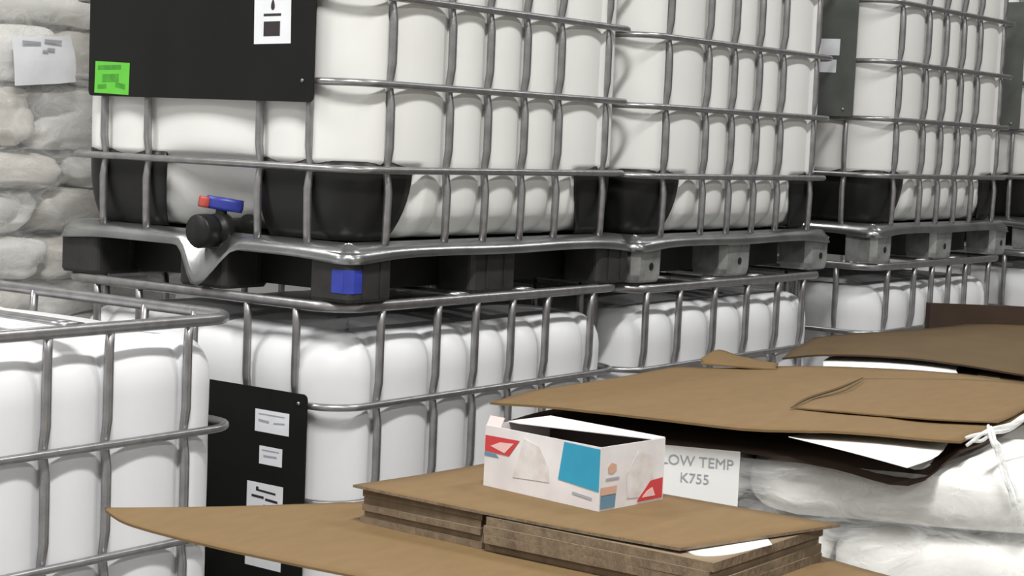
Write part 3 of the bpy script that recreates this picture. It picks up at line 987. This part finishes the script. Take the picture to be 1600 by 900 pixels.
# ------------------------------------------------------------------ second load behind: cartons, boards
def carton(name, loc, rz, w, d, h, material, label, group=None):
    t = empty(name, loc, rz)
    tag(t, label, 'carton', group)
    ob('body', me('body', *prism(rrect(0, w, 0, d, 0.006, 3), 0, h - 0.004), material), t)
    g = 0.002
    ob('top_flap', me('top_flap', *box_vf(0.002, w - 0.002, 0.002, d / 2 - g, h - 0.004, h), material), t)
    ob('top_flap', me('top_flap', *box_vf(0.002, w - 0.002, d / 2 + g, d - 0.002, h - 0.004, h), material), t)
    ob('tape', me('tape', *box_vf(0.0, w, d / 2 - 0.024, d / 2 + 0.024, h, h + 0.0006), 'card_grey'), t)
    return t
carton('carton', (0.675, -1.575, 0.138), 0.339, 0.80, 0.58, 0.470, 'card_dull', 'large brown carton at the bottom of the load behind the wrapped sacks')
carton('carton', (0.675, -1.575, 0.6086), 0.339, 0.80, 0.58, 0.470, 'card_dull', 'large brown carton under the raised sheet behind the wrapped sacks')
pallet((0.668, -1.59, 0), 0.339, 0.83, 0.60, 'wooden pallet under the brown cartons behind the wrapped sacks')
s = sheet('cardboard_sheet', [
    [(0.560, -0.831, 1.090), (0.616, -0.910, 1.103), (0.709, -1.038, 1.104), (0.728, -1.182, 1.101), (0.728, -1.342, 1.095)],
    [(0.712, -0.780, 1.094), (0.801, -0.883, 1.106), (0.916, -0.976, 1.106), (1.061, -1.060, 1.106), (1.230, -1.170, 1.104)],
    [(0.960, -0.706, 1.097), (1.119, -0.768, 1.104), (1.333, -0.826, 1.106), (1.576, -0.866, 1.112), (1.975, -0.914, 1.122)]],
    0.004, 'card_dull', 'card_dark_shaded', 5, 0.003, 12)
tag(s, 'duller brown cardboard sheet lifting at its edge behind the crumpled sheet', 'cardboard')
s = sheet('paper_sheet', [
    [(0.553, -0.937, 1.083), (0.631, -1.045, 1.083), (0.716, -1.182, 1.083)],
    [(0.637, -0.898, 1.087), (0.698, -1.021, 1.087), (0.738, -1.170, 1.086)],
    [(0.754, -0.875, 1.089), (0.826, -0.986, 1.088), (0.876, -1.121, 1.087)]], 0.0012, 'paper', 'paper', 4)
tag(s, 'white paper strip showing under the lifted edge of the duller sheet', 'paper')
# open carton far behind, dark upright flap seen over the sheet
ub = ob('cardboard_sheet', me('cardboard_sheet', *join(box_vf(0, 0.75, 0, 0.007, 0, 1.163), box_vf(0, 0.007, 0.007, 0.05, 0, 1.160)), 'card_dark_shaded'), None, (1.478, -0.784, 0), (0, 0, -0.93))
tag(ub, 'upright folded brown cardboard standing behind the duller sheet by the third stack', 'cardboard')

# ------------------------------------------------------------------ front load: large sheet, flattened cartons, printed box
carton('carton', (-0.985, -1.70, 0.138), 0.0, 0.29, 0.68, 0.415, 'card_dull', 'brown carton at the bottom of the load in front')
carton('carton', (-0.985, -1.70, 0.5536), 0.0, 0.29, 0.68, 0.411, 'card_dull', 'brown carton holding up the large pale sheet in front')
pallet((-0.995, -1.71, 0), 0.0, 0.31, 0.70, 'wooden pallet under the front cartons')
s = sheet('cardboard_sheet', [
    [(-1.234, -0.650, 0.976), (-1.254, -0.731, 0.970), (-1.253, -0.897, 0.968), (-1.244, -1.075, 0.969), (-1.222, -1.302, 0.969), (-1.187, -1.575, 0.969), (-0.955, -1.905, 0.969)],
    [(-1.234, -0.649, 0.978), (-1.184, -0.743, 0.975), (-1.090, -0.877, 0.971), (-1.007, -1.057, 0.969), (-0.920, -1.250, 0.969), (-0.907, -1.550, 0.969), (-0.843, -1.816, 0.969)],
    [(-1.235, -0.649, 0.980), (-1.081, -0.746, 0.975), (-0.888, -0.844, 0.970), (-0.693, -0.959, 0.969), (-0.522, -1.086, 0.969), (-0.672, -1.581, 0.969), (-0.704, -1.714, 0.969)]],
    0.0035, 'card', 'card', 6, 0.0012, 20)
tag(s, 'large pale brown cardboard sheet with a pointed corner in the foreground', 'cardboard')

# flattened cartons: two low piles side by side, one wide sheet on top
def flat_carton(x0, x1, y0, y1, z, th, rz, material, label, bend=0.0, seed=0):
    c, s_ = math.cos(rz), math.sin(rz)
    mx, my = (x0 + x1) / 2, (y0 + y1) / 2
    rows = []
    for i in range(3):
        row = []
        for j in range(4):
            x = x0 + (x1 - x0) * i / 2 - mx
            y = y0 + (y1 - y0) * j / 3 - my
            row.append((mx + c * x - s_ * y, my + s_ * x + c * y, z + th + bend * (1 if (i == 0 and j in (0, 3)) else 0)))
        rows.append(row)
    o = sheet('flattened_carton', rows, th, material, 'card_edge', 4, 0.0, seed)
    tag(o, label, 'cardboard', 'flattened cartons in the low stack')
    return o
zc = 0.9695
order = ['bottom', 'second', 'third', 'fourth', 'fifth', 'topmost']
for i in range(5):
    th = 0.0098
    flat_carton(-0.990 + random.uniform(-0.006, 0.004), -0.69, -1.180 + random.uniform(-0.003, 0.003), -0.950 + random.uniform(-0.004, 0.006), zc + i * 0.0101, th, random.uniform(-0.01, 0.01), 'card_grey', 'flattened carton, %s of the left pile under the printed box' % order[i], 0, 30 + i)
for i in range(4):
    th = 0.0122
    flat_carton(-1.000 + random.uniform(-0.004, 0.004), -0.69, -1.560 + random.uniform(-0.008, 0.003), -1.190 + random.uniform(-0.002, 0.002), zc + i * 0.0124, th, random.uniform(-0.008, 0.008), 'card_grey', 'flattened carton, %s of the right pile beside the printed box' % order[i], 0, 40 + i)
zt = zc + 5 * 0.0101 + 0.001
s = sheet('cardboard_sheet', [
    [(-1.004, -0.940, zt + 0.0070), (-0.999, -1.14, zt + 0.0045), (-0.996, -1.34, zt + 0.0045), (-0.990, -1.508, zt + 0.0062)],
    [(-0.850, -0.950, zt + 0.0045), (-0.850, -1.15, zt + 0.0045), (-0.850, -1.36, zt + 0.0045), (-0.845, -1.545, zt + 0.0045)],
    [(-0.690, -0.960, zt + 0.0045), (-0.690, -1.16, zt + 0.0045), (-0.688, -1.38, zt + 0.0045), (-0.686, -1.592, zt + 0.0055)]],
    0.0040, 'card', 'card_edge', 5, 0.0, 50)
tag(s, 'flat brown cardboard sheet on the low stack, under the printed box', 'cardboard')
ztop = zt + 0.0047
s = sheet('paper_sheet', [
    [(-0.965, -1.497, 1.020), (-0.980, -1.532, 1.020), (-0.942, -1.558, 1.020), (-0.849, -1.570, 1.020)],
    [(-0.920, -1.479, 1.020), (-0.900, -1.498, 1.020), (-0.860, -1.515, 1.020), (-0.804, -1.535, 1.020)]], 0.0010, 'paper', 'paper', 4)
tag(s, 'white paper slip sticking out under the near corner of the flat sheet', 'paper')

# printed open box
b = empty('printed_box', (-0.8754, -1.3008, ztop), -0.12)
tag(b, 'open white printed box with cyan block and red corner marks on the low cardboard stack', 'box')
BW, BD, BH, TH = 0.148, 0.234, 0.094, 0.0016      # x (short side), y (long side), height
SX, SY, SZ = BW / 0.118, BD / 0.203, BH / 0.092
# local frame: long face looks along -x, short face along -y, origin at their shared corner
ob('bottom_panel', me('bottom_panel', *box_vf(0, BW, 0, BD, 0, TH), 'box_white'), b)
lp = ob('long_panel', me('long_panel', *box_vf(0, TH, 0, BD, TH, BH), 'box_white'), b)
ob('long_panel', me('long_panel', *box_vf(BW - TH, BW, 0, BD, TH, BH), 'box_white'), b)
sp_ = ob('short_panel', me('short_panel', *box_vf(TH, BW - TH, 0, TH, TH, BH), 'box_white'), b)
ob('short_panel', me('short_panel', *box_vf(TH, BW - TH, BD - TH, BD, TH, BH), 'box_white'), b)
ob('top_flap', me('top_flap', *prism([(BW * 0.80, 0.001), (BW, 0.001), (BW, BD), (0.05, BD), (0.05, BD * 0.90)], BH, BH + 0.0014), 'box_white'), b)
ob('shade_lining', me('shade_lining', *join(box_vf(TH, 0.003, 0.003, BD - 0.003, TH, BH - 0.001), box_vf(BW - 0.003, BW - TH, 0.003, BD - 0.003, TH, BH - 0.002), box_vf(0.003, BW - 0.003, 0.003, BD - 0.003, TH, 0.02)), 'box_inside_shade'), b)  # dark sheets added inside to stand for the shade in the opening
ob('torn_flap', me('torn_flap', *prism([(0.0, 0.0), (0.0014, 0.0), (0.0014, 0.030), (0.0, 0.030)], 0, 0.016), 'pink_print'), b, (0.001, BD - 0.031, BH), (0, 0.5, 0))
def decal_l(name, pts, material, e=0.0004):     # on the long face; pts (distance from shared corner, height)
    return quad(name, [(-e, y * SY, z * SZ) for y, z in pts], material, lp, 0.0003)
def decal_s(name, pts, material, e=0.0004):
    return quad(name, [(x * SX, -e, z * SZ) for x, z in pts], material, sp_, 0.0003)
decal_l('cyan_block', [(0.070, 0.034), (0.001, 0.028), (0.001, 0.089), (0.062, 0.090)], 'cyan')
decal_l('red_pennant', [(0.202, 0.053), (0.158, 0.052), (0.140, 0.078), (0.202, 0.077)], 'red_print')
decal_l('pennant_print', [(0.192, 0.062), (0.166, 0.055), (0.150, 0.072), (0.175, 0.070)], 'pink_print', 0.0008)
decal_l('picture_print', [(0.150, 0.022), (0.085, 0.026), (0.088, 0.050), (0.105, 0.076), (0.132, 0.083), (0.142, 0.050)], 'food_print')
decal_l('text_print', [(0.045, 0.017), (0.012, 0.014), (0.012, 0.018), (0.045, 0.021)], 'ink_soft')
decal_l('blue_edge_mark', [(0.2025, 0.046), (0.176, 0.0465), (0.183, 0.0515), (0.2025, 0.0515)], 'slate')
decal_s('slate_block', [(0.002, 0.003), (0.028, 0.003), (0.030, 0.034), (0.002, 0.034)], 'slate')
decal_s('red_band', [(0.002, 0.0225), (0.029, 0.0225), (0.030, 0.034), (0.002, 0.034)], 'orange_print', 0.0008)
decal_s('emblem', [(0.014, 0.054), (0.022, 0.052), (0.029, 0.057), (0.028, 0.065), (0.019, 0.068), (0.013, 0.062)], 'orange_print')
decal_s('text_print', [(0.010, 0.043), (0.034, 0.043), (0.034, 0.0465), (0.010, 0.0465)], 'ink_soft')
decal_s('picture_print', [(0.050, 0.012), (0.072, 0.010), (0.098, 0.036), (0.092, 0.070), (0.068, 0.078), (0.048, 0.050)], 'food_print')
decal_s('red_triangle', [(0.068, 0.004), (0.1155, 0.004), (0.1155, 0.034), (0.092, 0.032)], 'red_print', 0.0008)
decal_s('triangle_print', [(0.077, 0.009), (0.102, 0.009), (0.096, 0.022), (0.086, 0.018)], 'pink_print', 0.0012)
